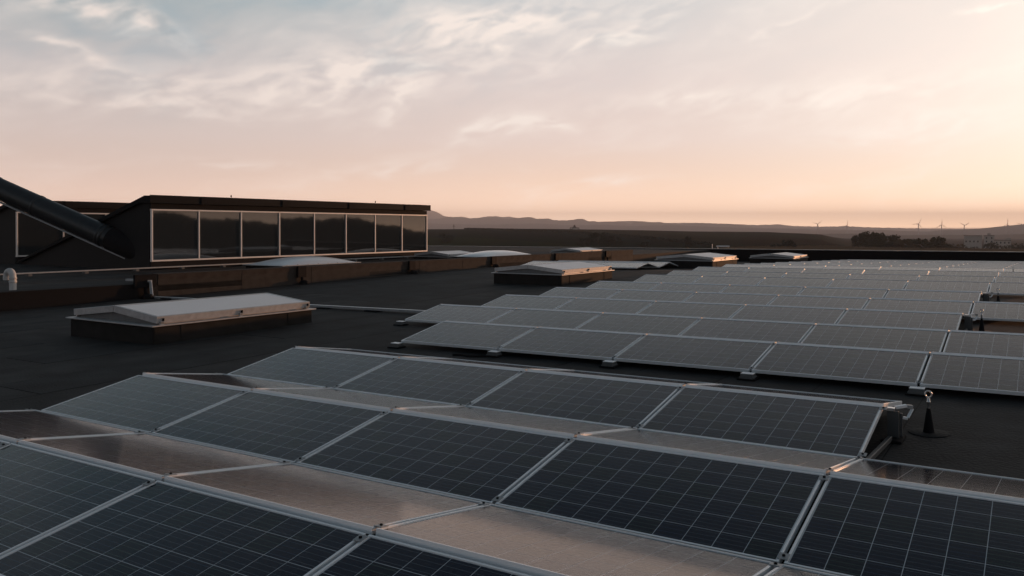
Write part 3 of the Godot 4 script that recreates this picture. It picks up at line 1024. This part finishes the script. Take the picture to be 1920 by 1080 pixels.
func land() -> void:
	noise.seed = 2
	noise.frequency = 0.02
	var radii := [0.0, 20.0, 60.0, 120.0, 180.0, 240.0]
	var r := 280.0
	while r < 1000.0:
		radii.append(r)
		r *= 1.022
	while r < 9300.0:
		radii.append(r)
		r *= 1.16
	var angles := []
	var a := -PI
	while a < PI - 0.001:
		angles.append(a)
		a += 0.0045 if a > -0.25 and a < 0.72 else 0.05
	angles.append(PI)
	var st := begin()
	st.set_smooth_group(0)
	var V := []
	var C := []
	for i in radii.size():
		var row := []
		var cr := []
		for an in angles:
			var rr: float = radii[i]
			var p := Vector3(sin(an) * rr, land_y(an, rr), -cos(an) * rr)
			row.append(p)
			var x := 960.0 + 1556.6 * tan(clampf(an, -1.2, 1.2))
			# fields: dark green below the hedge line, brown stubble above it
			var line: float = table([[-400, 900.0], [880, 820.0], [1000, 700.0], [1100, 610.0], [1200, 520.0], [1330, 400.0], [1420, 330.0], [1600, 280.0]], x)
			var n := 0.85 + 0.3 * noise.get_noise_2d(p.x * 0.6, p.z * 0.12)
			var col: Color
			if x < 1640 and absf(an) < 1.1:
				if rr < line: col = Color(0.016, 0.024, 0.018) if rr > line * 0.62 else Color(0.026, 0.034, 0.018)
				elif x > 1390.0 + noise.get_noise_2d(rr, 5.0) * 8.0 and rr < 620.0: col = Color(0.045, 0.032, 0.022)
				else: col = Color(0.040, 0.036, 0.024)
			else: col = Color(0.045, 0.036, 0.024)
			cr.append(Color(col.r * n, col.g * n, col.b * n))
		V.append(row)
		C.append(cr)
	for i in radii.size() - 1:
		for j in angles.size() - 1:
			for q in [[i + 1, j], [i + 1, j + 1], [i, j + 1], [i + 1, j], [i, j + 1], [i, j]]:
				st.set_color(C[q[0]][q[1]])
				st.add_vertex(V[q[0]][q[1]])
	setting(part("ground", st, M.ground, self), "rolling farmland around the building", "ground")

# a range of hills: its outline as (column, height in thousandths of the distance), built as a ridge with two flanks
func range_of(called: String, label: String, d: float, pts: Array, m: Material, rough: float, sd: int) -> void:
	var n := FastNoiseLite.new()
	n.seed = sd
	n.frequency = 1.0
	n.fractal_octaves = 4
	var st := begin()
	st.set_smooth_group(0)
	var cols := 360
	var x0: float = pts[0][0]
	var x1: float = pts[-1][0]
	var a0 := atan((x0 - 960.0) / 1556.6)
	var a1 := atan((x1 - 960.0) / 1556.6)
	var prof := [[-0.16, 0.0], [-0.11, 0.25], [-0.07, 0.55], [-0.03, 0.85], [0.0, 1.0], [0.05, 0.7], [0.13, 0.0]]
	var V := []
	for i in cols + 1:
		var az := lerpf(a0, a1, float(i) / cols)
		var x := 960.0 + 1556.6 * tan(az)
		var px: float = table(pts, x)
		var top := Y0 + EYE + (428.0 - px) / 1556.6 * d / 1.0 * cos(az)
		top += n.get_noise_2d(x * 0.09, 3.0) * rough * d / 1556.6
		var row := []
		for q in prof:
			var rr: float = d * (1.0 + q[0]) / 1.0
			var base := -32.0
			var hgt: float = base + (top - base) * q[1] + n.get_noise_2d(x * 0.03, q[0] * 40.0) * rough * 3.0 * d / 1556.6 * (1.0 if q[1] > 0.1 and q[1] < 0.95 else 0.0)
			row.append(Vector3(sin(az) * rr, hgt, -cos(az) * rr))
		V.append(row)
	for i in cols:
		for j in prof.size() - 1:
			quad(st, V[i][j + 1], V[i + 1][j + 1], V[i + 1][j], V[i][j])
	setting(part(called, st, m, self), label, "hills")

func hills() -> void:
	range_of("far_mountain", "palest far mountain range with one tall peak beside the monitor", 9000.0, [[500, 414], [640, 408], [720, 398], [780, 393], [803, 393], [818, 397], [833, 405], [845, 408], [865, 406], [880, 409], [900, 408], [915, 405.5], [930, 405], [945, 407], [953, 406], [975, 409], [1010, 412], [1060, 413], [1120, 416], [1190, 414], [1240, 418], [1290, 417.5], [1350, 419], [1420, 422], [1460, 420.5], [1490, 424], [1560, 425], [1585, 423.5], [1620, 426], [1700, 428], [1900, 430]], M.mount, 0.8, 5)
	range_of("mountain_range", "hazy grey mountain range along the horizon", 7200.0, [[520, 416], [700, 412], [797, 411], [806, 410], [815, 411], [830, 409], [842, 406.5], [855, 407], [870, 408], [885, 411], [900, 409], [915, 408], [928, 406], [938, 409], [948, 411], [970, 409], [990, 407], [1000, 408], [1006, 410.5], [1020, 410], [1028, 409.5], [1043, 414.5], [1065, 413], [1077, 411], [1087, 410], [1095, 411], [1104, 415], [1115, 414.5], [1125, 417], [1132, 415.5], [1160, 415], [1175, 418], [1183, 420], [1190, 415.5], [1215, 417], [1235, 416], [1250, 419], [1275, 421], [1290, 419], [1320, 418.5], [1345, 420], [1370, 420], [1395, 423], [1430, 427], [1500, 428], [1600, 430]], M.mount, 1.0, 8)
	range_of("low_hills", "low misty hills in front of the mountain range", 5800.0, [[520, 422], [797, 419], [850, 420], [930, 421], [1010, 419], [1060, 422], [1130, 421], [1180, 424], [1260, 422], [1330, 425], [1420, 428], [1480, 429], [1560, 431], [1700, 433]], M.mount, 0.8, 12)
	range_of("wooded_hills", "warm brown hills below the wind turbines", 5200.0, [[1280, 434], [1440, 432.5], [1500, 433], [1560, 432.5], [1600, 431.5], [1660, 431], [1680, 432.5], [1740, 434], [1762, 431.5], [1800, 431], [1842, 428], [1870, 425], [1900, 422], [1925, 420], [2050, 416], [2300, 418], [2700, 415], [3400, 410], [4600, 412]], M.hill, 0.5, 14)
	range_of("near_ridge", "brown field ridge behind the roadside trees", 3000.0, [[1500, 439], [1600, 438], [1700, 441], [1800, 440], [1850, 441], [1900, 439], [2000, 438], [2300, 436], [2700, 436], [3400, 436]], M.hill, 0.4, 17)
	# wooded ridge beside the building, outside the picture, which the panes mirror
	var n := FastNoiseLite.new()
	n.seed = 40
	n.frequency = 1.0
	n.fractal_octaves = 4
	var st := begin()
	st.set_smooth_group(0)
	var V := []
	for i in 241:
		var az := lerpf(1.12, 1.75, i / 240.0)
		var hgt: float = table([[1.12, 6.0], [1.2, 12.0], [1.27, 16.5], [1.33, 15.5], [1.38, 17.0], [1.44, 17.5], [1.5, 23.5], [1.56, 27.0], [1.62, 25.0], [1.75, 10.0]], az)
		hgt += n.get_noise_2d(i * 0.11, 0.0) * 2.2 + n.get_noise_2d(i * 0.5, 4.0) * 1.2
		var row := []
		for q in [[440.0, 0.0], [452.0, 0.55], [470.0, 0.82], [500.0, 1.0], [540.0, 0.9], [640.0, -0.1]]:
			row.append(Vector3(sin(az) * q[0], hgt * q[1] + (n.get_noise_2d(i * 0.6, q[0]) * 1.5 if q[1] > 0.2 else 0.0), -cos(az) * q[0]))
		V.append(row)
	for i in 240:
		for j in 5: quad(st, V[i][j + 1], V[i + 1][j + 1], V[i + 1][j], V[i][j])
	setting(part("wooded_ridge", st, M.leaf_dark, self), "dark wooded ridge beside the building, mirrored in the panes", "hills")

# a tree: trunk with limbs, and a crown of many leaf faces gathered in clumps
func tree(called: String, label: String, p: Vector3, hgt: float, w: float, m: Material, sd: int, leaves: int, group: String) -> void:
	var t := thing(called, label, "tree" if hgt > 4.5 else "bush", Transform3D(Basis.IDENTITY, p), group)
	var r := RandomNumberGenerator.new()
	r.seed = sd
	var st := begin()
	tube(st, [Vector3(0, -0.5, 0), Vector3(0.05, hgt * 0.2, 0), Vector3(-0.05, hgt * 0.45, 0.1), Vector3(0, hgt * 0.75, 0)], [hgt * 0.035, hgt * 0.028, hgt * 0.02, hgt * 0.006], 8)
	for k in 6:
		var a := TAU * k / 6.0 + r.randf()
		var y := hgt * r.randf_range(0.15, 0.45)
		tube(st, [Vector3(0, y, 0), Vector3(cos(a) * w * 0.18, y + hgt * 0.14, sin(a) * w * 0.18), Vector3(cos(a) * w * 0.34, y + hgt * 0.3, sin(a) * w * 0.34)], [hgt * 0.016, hgt * 0.01, hgt * 0.003], 6)
	part("trunk", st, M.bark, t)
	st = begin()
	var clumps := []
	for k in 40:
		var a := r.randf() * TAU
		var y := r.randf_range(0.06, 0.9)
		var reach := w * 0.5 * sqrt(maxf(0.05, 1.0 - pow(absf(y - 0.38) / 0.62, 2.2))) * r.randf_range(0.3, 0.95)
		clumps.append([Vector3(cos(a) * reach, y * hgt, sin(a) * reach), r.randf_range(0.10, 0.2) * minf(w, hgt * 1.3)])
	var s := hgt * 0.05
	for k in leaves:
		var c: Array = clumps[k % clumps.size()]
		var d := Vector3(r.randfn(), r.randfn(), r.randfn())
		d = d.normalized() * pow(r.randf(), 0.45) * c[1]
		d.y *= 0.8
		var q: Vector3 = c[0] + d
		if q.y < 0.05: q.y = 0.05 + r.randf() * 0.4
		var x := Vector3(r.randfn(), r.randfn(), r.randfn()).normalized()
		var y := x.cross(Vector3(r.randfn(), r.randfn(), r.randfn())).normalized()
		var z := s * r.randf_range(0.6, 1.4)
		quad(st, q - x * z, q + y * z * 0.7, q + x * z, q - y * z * 0.7)
	part("crown", st, m, t)

func spot(x: float, r: float) -> Vector3:
	var q := ray_at(x, r)
	return Vector3(q.x, land_y(atan((x - 960.0) / 1556.6), r), q.y)

func vegetation() -> void:
	# column, distance, height, width, material
	var row := [[1632, 402, 8.3, 16.0, "leaf", "tallest broad brown green tree of the row beyond the maize field"], [1662, 408, 7.6, 13.0, "leaf", "second tree of the row, leaning on the tallest one"], [1692, 404, 5.9, 11.0, "leaf_b", "yellowish tree in the middle of the row beyond the maize"], [1718, 407, 5.8, 11.0, "leaf", "fourth tree of the row, small and rounded"], [1752, 403, 6.7, 13.0, "leaf", "last broad tree of the row, nearest the mill buildings"]]
	var k := 0
	for q in row:
		tree("roadside_tree", q[5], spot(q[0], q[1]), q[2], q[3], M[q[4]], 100 + k, 5000, "trees beyond the maize field")
		k += 1
	var low := [[1478, 345, 4.9, 6.5, "leaf_dark", "dark tree at the end of the stubble field"], [1456, 338, 3.2, 6.0, "leaf_dark", "dark bush beside the tree at the stubble field's end"], [1290, 395, 4.6, 3.8, "leaf_dark", "lone narrow bush on the hillside field"],
		[1096, 380, 3.6, 8.0, "leaf_dark", "small bush beside the dark thicket, towards the glazed monitor"], [1122, 390, 6.0, 13.0, "leaf_dark", "largest dark thicket below the hillside field"], [1152, 385, 4.4, 9.0, "leaf_dark", "bush beside the dark thicket, towards the lone narrow bush"], [1208, 372, 2.6, 7.0, "leaf_dark", "low bush between thicket and lone bush"], [836, 420, 4.6, 9.0, "leaf_dark", "bush in the field beside the glazed monitor"],
		[1778, 470, 3.2, 10.0, "leaf", "low bush after the last tree of the row"], [1800, 520, 3.6, 9.0, "leaf_b", "bush just before the mill buildings"], [1826, 540, 2.6, 9.0, "leaf", "bush in front of the mill's long block"], [1858, 520, 4.6, 8.0, "leaf", "round tree in front of the mill's tower block"], [1877, 530, 3.2, 9.0, "leaf_b", "bush in front of the mill's low wing"], [1904, 520, 3.4, 12.0, "leaf", "first bush past the mill, behind the maize"], [1926, 515, 4.6, 14.0, "leaf", "second bush past the mill, behind the maize"]]
	for q in low:
		tree("field_bush", q[5], spot(q[0], q[1]), q[2], q[3], M[q[4]], 200 + k, 1500, "bushes in the fields")
		k += 1
	# hedge along the field boundary: nobody could count it
	var r := RandomNumberGenerator.new()
	r.seed = 77
	var st := begin()
	var line := [[870, 835.0], [1000, 705.0], [1100, 615.0], [1200, 525.0], [1330, 405.0]]
	for i in 5200:
		var x := r.randf_range(870, 1335)
		var rr: float = table(line, x) + r.randf_range(-4, 4)
		var p := spot(x, rr)
		p.y += r.randf_range(0.0, 1.5)
		var a := Vector3(r.randfn(), r.randfn(), r.randfn()).normalized() * 0.55
		var b := a.cross(Vector3(r.randfn(), r.randfn(), r.randfn())).normalized() * 0.5
		quad(st, p - a, p + b, p + a, p - b)
	var hd := part("hedge", st, M.leaf_dark, self)
	hd.set_meta("kind", "stuff")
	hd.set_meta("label", "dark hedge running down the hillside between two fields")
	hd.set_meta("category", "hedge")
	# ripe maize
	st = begin()
	for j in 7:
		var a := TAU * j / 7.0
		var d := Vector3(cos(a), 0, sin(a))
		var h := 1.1 + 0.9 * ((j * 3) % 7) / 7.0
		tri(st, Vector3(0, h * 0.2, 0) - d.rotated(Vector3.UP, 1.57) * 0.06, d * 0.45 + Vector3(0, h, 0), Vector3(0, h * 0.2, 0) + d.rotated(Vector3.UP, 1.57) * 0.06)
	quad(st, Vector3(-0.05, 0, 0), Vector3(-0.02, 2.2, 0), Vector3(0.02, 2.2, 0), Vector3(0.05, 0, 0))
	quad(st, Vector3(0, 0, -0.05), Vector3(0, 2.2, -0.02), Vector3(0, 2.2, 0.02), Vector3(0, 0, 0.05))
	var mm := MultiMesh.new()
	mm.transform_format = MultiMesh.TRANSFORM_3D
	mm.mesh = mesh_of(st)
	var spots := []
	for i in 60000:
		var x := r.randf_range(1350, 2080)
		var far: float = table([[1350, 315.0], [1440, 340.0], [1560, 385.0], [1640, 396.0], [2100, 396.0]], x)
		var rr := r.randf_range(262.0, far)
		var p := spot(x, rr)
		spots.append(Transform3D(Basis(Vector3.UP, r.randf() * TAU).scaled(Vector3.ONE * r.randf_range(0.85, 1.15) * Vector3(1.6, 1, 1.6)), p))
	mm.instance_count = spots.size()
	for i in spots.size(): mm.set_instance_transform(i, spots[i])
	var mi := MultiMeshInstance3D.new()
	mi.multimesh = mm
	mi.material_override = M.corn
	mi.name = "maize_field"
	add_child(mi)
	mi.set_meta("kind", "stuff")
	mi.set_meta("label", "ripe brown maize field beyond the parapet")
	mi.set_meta("category", "maize")

func far_buildings() -> void:
	# the mill
	var d := 800.0
	var mpx := d / 1556.6
	var az := atan((1850.0 - 960.0) / 1556.6)
	var q := ray_at(1850, d)
	mpx /= cos(az)
	var basis := Basis(Vector3.UP, -az)
	var T := Transform3D(basis, Vector3(q.x, 0, q.y))
	var eye_y := Y0 + EYE
	var Y := func(py: float) -> float: return eye_y - (py - 428.0) * mpx * cos(az)
	var X := func(px: float) -> float: return (px - 1850.0) * mpx * cos(az) * cos(az)
	var blocks := [["long flat roofed mill block standing apart at the end", 1813.0, 1839.0, 440.5, "long"], ["mill tower block with a raised lift house on its roof", 1845.5, 1862.5, 440.5, "tower"], ["low stepped wing behind the mill tower block", 1863.0, 1889.0, 448.0, "wing"]]
	for b in blocks:
		var t := thing("mill_building", b[0], "building", T, "mill buildings beyond the maize")
		var x0: float = X.call(b[1])
		var x1: float = X.call(b[2])
		var y1: float = Y.call(b[3])
		var st := begin()
		box(st, Vector3(x0, -12.0, -9.0), Vector3(x1, y1, 0.0))
		part("wall", st, M.plaster, t)
		st = begin()
		box(st, Vector3(x0 - 0.3, y1 + 0.002, -9.3), Vector3(x1 + 0.3, y1 + 0.4, 0.3))
		part("roof", st, M.roof_tile, t)
		if b[4] == "long":
			st = begin()
			box(st, Vector3(x1 + 0.002, -12.0, -6.0), Vector3(X.call(1842.5), Y.call(439.0), -0.6))
			part("stair_tower", st, M.plaster, t)
		if b[4] == "tower":
			st = begin()
			box(st, Vector3(X.call(1851.0), y1 + 0.41, -7.0), Vector3(X.call(1856.5), Y.call(436.3), -1.0))
			part("lift_house", st, M.plaster, t)
			st = begin()
			box(st, Vector3(X.call(1857.0), y1 + 0.41, -6.0), Vector3(X.call(1861.5), Y.call(438.6), -1.5))
			part("lift_house", st, M.plaster, t)
		if b[4] == "wing":
			st = begin()
			prism(st, PackedVector2Array([Vector2(X.call(1876.0), y1 + 0.41), Vector2(x1, y1 + 0.41), Vector2(x1, Y.call(443.8)), Vector2(x1 - 2.6, Y.call(443.8))]), -8.0, -0.5)
			part("gable", st, M.plaster, t)
		var nx := int((x1 - x0) / 2.6)
		for i in nx:
			for j in 3:
				var cx := x0 + (i + 0.5) * (x1 - x0) / nx
				var cy := y1 - 1.7 - j * 3.0
				if b[4] == "long" and j != 1: continue
				st = begin()
				box(st, Vector3(cx - 0.5, cy - 0.7, 0.002), Vector3(cx + 0.5, cy + 0.7, 0.06))
				part("window", st, M.dark_window, t)
	# chapel on the crest
	var p := spot(1077, 905)
	var c := thing("hilltop_chapel", "tiny dark chapel among trees on the hill crest", "chapel", Transform3D(Basis(Vector3.UP, 0.2), p))
	var s2 := begin()
	box(s2, Vector3(-2.0, -0.5, -2.5), Vector3(2.0, 1.9, 2.5))
	part("wall", s2, M.plaster, c)
	s2 = begin()
	prism(s2, PackedVector2Array([Vector2(-2.4, 1.9), Vector2(2.4, 1.9), Vector2(0, 3.6)]), -2.7, 2.7)
	part("roof", s2, M.roof_tile, c)
	s2 = begin()
	box(s2, Vector3(-0.8, 1.5, -0.4), Vector3(0.8, 4.3, 1.2))
	part("belfry", s2, M.roof_tile, c)
	s2 = begin()
	lathe(s2, [Vector2(1.15, 4.3), Vector2(0.0, 5.2)], 4, Vector3(0, 0, 0.4))
	part("spire", s2, M.roof_tile, c)
	tree("field_bush", "bush beside the chapel, towards the mast", spot(1071, 904), 2.6, 4.5, M.leaf_dark, 301, 500, "bushes in the fields")
	tree("field_bush", "bush beside the chapel, away from the mast", spot(1084, 904), 2.4, 5.0, M.leaf_dark, 302, 500, "bushes in the fields")
	# mast on the crest
	p = spot(851, 905)
	c = thing("crest_mast", "thin dark mast with cross arms on the hill crest", "mast", Transform3D(Basis.IDENTITY, p))
	s2 = begin()
	tube(s2, [Vector3(0, -0.5, 0), Vector3(0, 5.6, 0)], [0.30, 0.18], 8)
	part("pole", s2, M.bark, c)
	for y in [3.0, 3.9]:
		s2 = begin()
		bar(s2, Vector3(-1.3 + (y - 3.0) * 0.6, y, 0.35), Vector3(1.3 - (y - 3.0) * 0.6, y, 0.35), 0.25, 0.3)
		part("cross_arm", s2, M.bark, c)
	# a white barrier by the road at the foot of the hill
	p = spot(1352, 330)
	c = thing("road_barrier", "white horizontal barrier beam with a short mast by the field", "barrier", Transform3D(Basis(Vector3.UP, -0.25), Vector3(p.x, 10.751 - (462.0 - 428.0) / 1556.6 * 341.0 - 1.0, p.z)))
	s2 = begin()
	box(s2, Vector3(-1.8, 1.3, -0.2), Vector3(3.2, 1.75, 0.2), 0.05)
	part("beam", s2, M.white, c)
	for x in [-1.2, 2.6]:
		s2 = begin()
		tube(s2, [Vector3(x, -3.0, 0), Vector3(x, 1.29, 0)], [0.12, 0.1], 8)
		part("post", s2, M.white, c)
	s2 = begin()
	tube(s2, [Vector3(-3.3, -3.0, 0), Vector3(-3.3, 2.4, 0)], [0.12, 0.1], 8)
	part("mast", s2, M.white, c)

func turbines() -> void:
	var list := [[1533, 420.3, 0.85, 10.5], [1588, 422.8, 0.1, 10.5], [1722, 419.8, 0.42, 11.5], [1765.5, 421.5, 0.02, 11.0], [1808, 422.5, 1.05, 10.0], [1888.5, 421.0, 0.05, 11.0], [1917, 421.5, 0.9, 11.0]]
	var which := ["wind turbine by itself nearest the mountain range", "second wind turbine from the mountain range", "wind turbine above the tallest roadside trees", "wind turbine above the last roadside tree", "wind turbine above the mill's long block, two blades spread up", "wind turbine above the mill's low wing", "wind turbine on the hill slope past the mill"]
	var d := 4600.0
	var k := 0
	for q in list:
		var az := atan((q[0] - 960.0) / 1556.6)
		var g := ray_at(q[0], d)
		var mpx := d * cos(az) / 1556.6
		var hub_y: float = Y0 + EYE - (q[1] - 428.0) * mpx
		var base := -45.0
		var t := thing("wind_turbine", which[k], "wind turbine", Transform3D(Basis(Vector3.UP, -az + 0.25), Vector3(g.x, base, g.y)), "wind turbines on the horizon")
		k += 1
		var hh := hub_y - base
		var st := begin()
		tube(st, [Vector3(0, 0, 0), Vector3(0, hh - 1.5, 0)], [2.9, 1.7], 14)
		part("tower", st, M.turbine, t)
		st = begin()
		hull_box(st, Transform3D(Basis.IDENTITY, Vector3(0, hh, -1.5)), Vector3(1.8, 1.8, 4.5), 0.6)
		part("nacelle", st, M.turbine, t)
		st = begin()
		tube(st, [Vector3(0, hh, 3.1), Vector3(0, hh, 4.2), Vector3(0, hh, 5.6)], [1.7, 1.6, 0.5], 12)
		part("hub", st, M.turbine, t)
		for b in 3:
			var a: float = q[2] + TAU * b / 3.0
			var dir := Vector3(sin(a), cos(a), 0)
			var sd := Vector3(cos(a), -sin(a), 0)
			var R: float = q[3] * mpx
			st = begin()
			var sec := []
			for s in [[0.03, 0.9, 0.8], [0.2, 1.9, 0.5], [0.6, 1.3, 0.3], [1.0, 0.4, 0.1]]:
				var c0: Vector3 = Vector3(0, hh, 4.3) + dir * R * s[0]
				sec.append([c0 - sd * s[1] * 0.5, c0 + Vector3(0, 0, s[2]), c0 + sd * s[1], c0 - Vector3(0, 0, s[2])])
			for i in 3:
				for j in 4:
					var j2 := (j + 1) % 4
					quad(st, sec[i][j], sec[i][j2], sec[i + 1][j2], sec[i + 1][j])
			quad(st, sec[3][0], sec[3][1], sec[3][2], sec[3][3])
			part("blade", st, M.turbine, t)

# ---------------------------------------------------------------- the scene
func _ready() -> void:
	rng.seed = 7
	G = Transform3D(Basis(Vector3.UP, -AZ), Vector3(0, Y0, 0))
	var cam := Camera3D.new()
	cam.name = "camera"
	add_child(cam)
	cam.projection = Camera3D.PROJECTION_FRUSTUM
	cam.near = 0.1
	cam.far = 60000.0
	cam.size = 0.1 * 1080.0 / 1556.6
	cam.frustum_offset = Vector2(0, -0.1 * 100.0 / 1556.6)
	cam.position = Vector3(0, Y0 + EYE, 0)
	cam.rotation = Vector3(-0.007709, 0, 0)
	cam.current = true
	var env := Environment.new()
	env.background_mode = Environment.BG_SKY
	env.sky = Sky.new()
	var pano := PanoramaSkyMaterial.new()
	pano.panorama = make_sky()
	env.sky.sky_material = pano
	env.tonemap_mode = Environment.TONE_MAPPER_LINEAR
	env.tonemap_exposure = 1.12
	env.sdfgi_enabled = true
	env.ssao_enabled = true
	env.ssil_enabled = true
	env.fog_enabled = true
	env.fog_density = 0.00015
	env.fog_light_color = Color(0.96, 0.95, 0.97)
	var we := WorldEnvironment.new()
	we.environment = env
	add_child(we)
	var sun := DirectionalLight3D.new()
	sun.name = "sun"
	sun.light_energy = 1.6
	sun.light_color = Color(1.0, 0.72, 0.52)
	sun.light_angular_distance = 0.6
	sun.shadow_enabled = true
	add_child(sun)
	var to_sun := Vector3(sin(SUN_AZ) * cos(SUN_EL), sin(SUN_EL), -cos(SUN_AZ) * cos(SUN_EL))
	sun.look_at_from_position(to_sun * 100.0, Vector3.ZERO)
	print("sky done ", Time.get_ticks_msec())
	make_materials()
	print("materials ", Time.get_ticks_msec())
	land()
	hills()
	roof()
	upstand()
	parapet()
	skylight(-12.38, 7.53, -0.03, 2.26, 3.2, "long white gabled skylight beside the rows before the walkway")
	skylight(-12.38, 19.95, 0.15, 2.26, 3.2, "sunlit gabled skylight between the panel rows and upstand wall")
	skylight(-12.3, 31.8, 0.14, 2.4, 3.1, "gabled skylight next to the open end of the small separate array")
	skylight(-12.4, 44.8, -0.17, 2.3, 3.1, "small gabled skylight standing close to the parapet")
	skylight(-24.3, 30.6, 0.3, 2.0, 2.4, "white gabled skylight at the glazed monitor's end away from the duct", true)
	skylight(-24.0, 43.0, 0.2, 2.0, 3.0, "white gabled skylight on the raised roof, at the upstand wall's end", true)
	dome_light(-22.2, 18.9, 0.3, 2.0, 3.75, "large white dome skylight beside the glazed monitor's panes")
	dome_light(-22.2, 30.8, 0.24, 2.0, 4.3, "white dome skylight past the monitor's end, along the upstand wall")
	monitor(0.0, "long black roof monitor with eight framed dark panes")
	monitor(-9.0, "second glazed roof monitor half hidden behind the duct")
	solar_rows()
	print("panels ", Time.get_ticks_msec())
	mounting_feet()
	end_supports()
	roof_anchors()
	upper_roof_fittings()
	vegetation()
	far_buildings()
	turbines()
	print("done ", Time.get_ticks_msec())
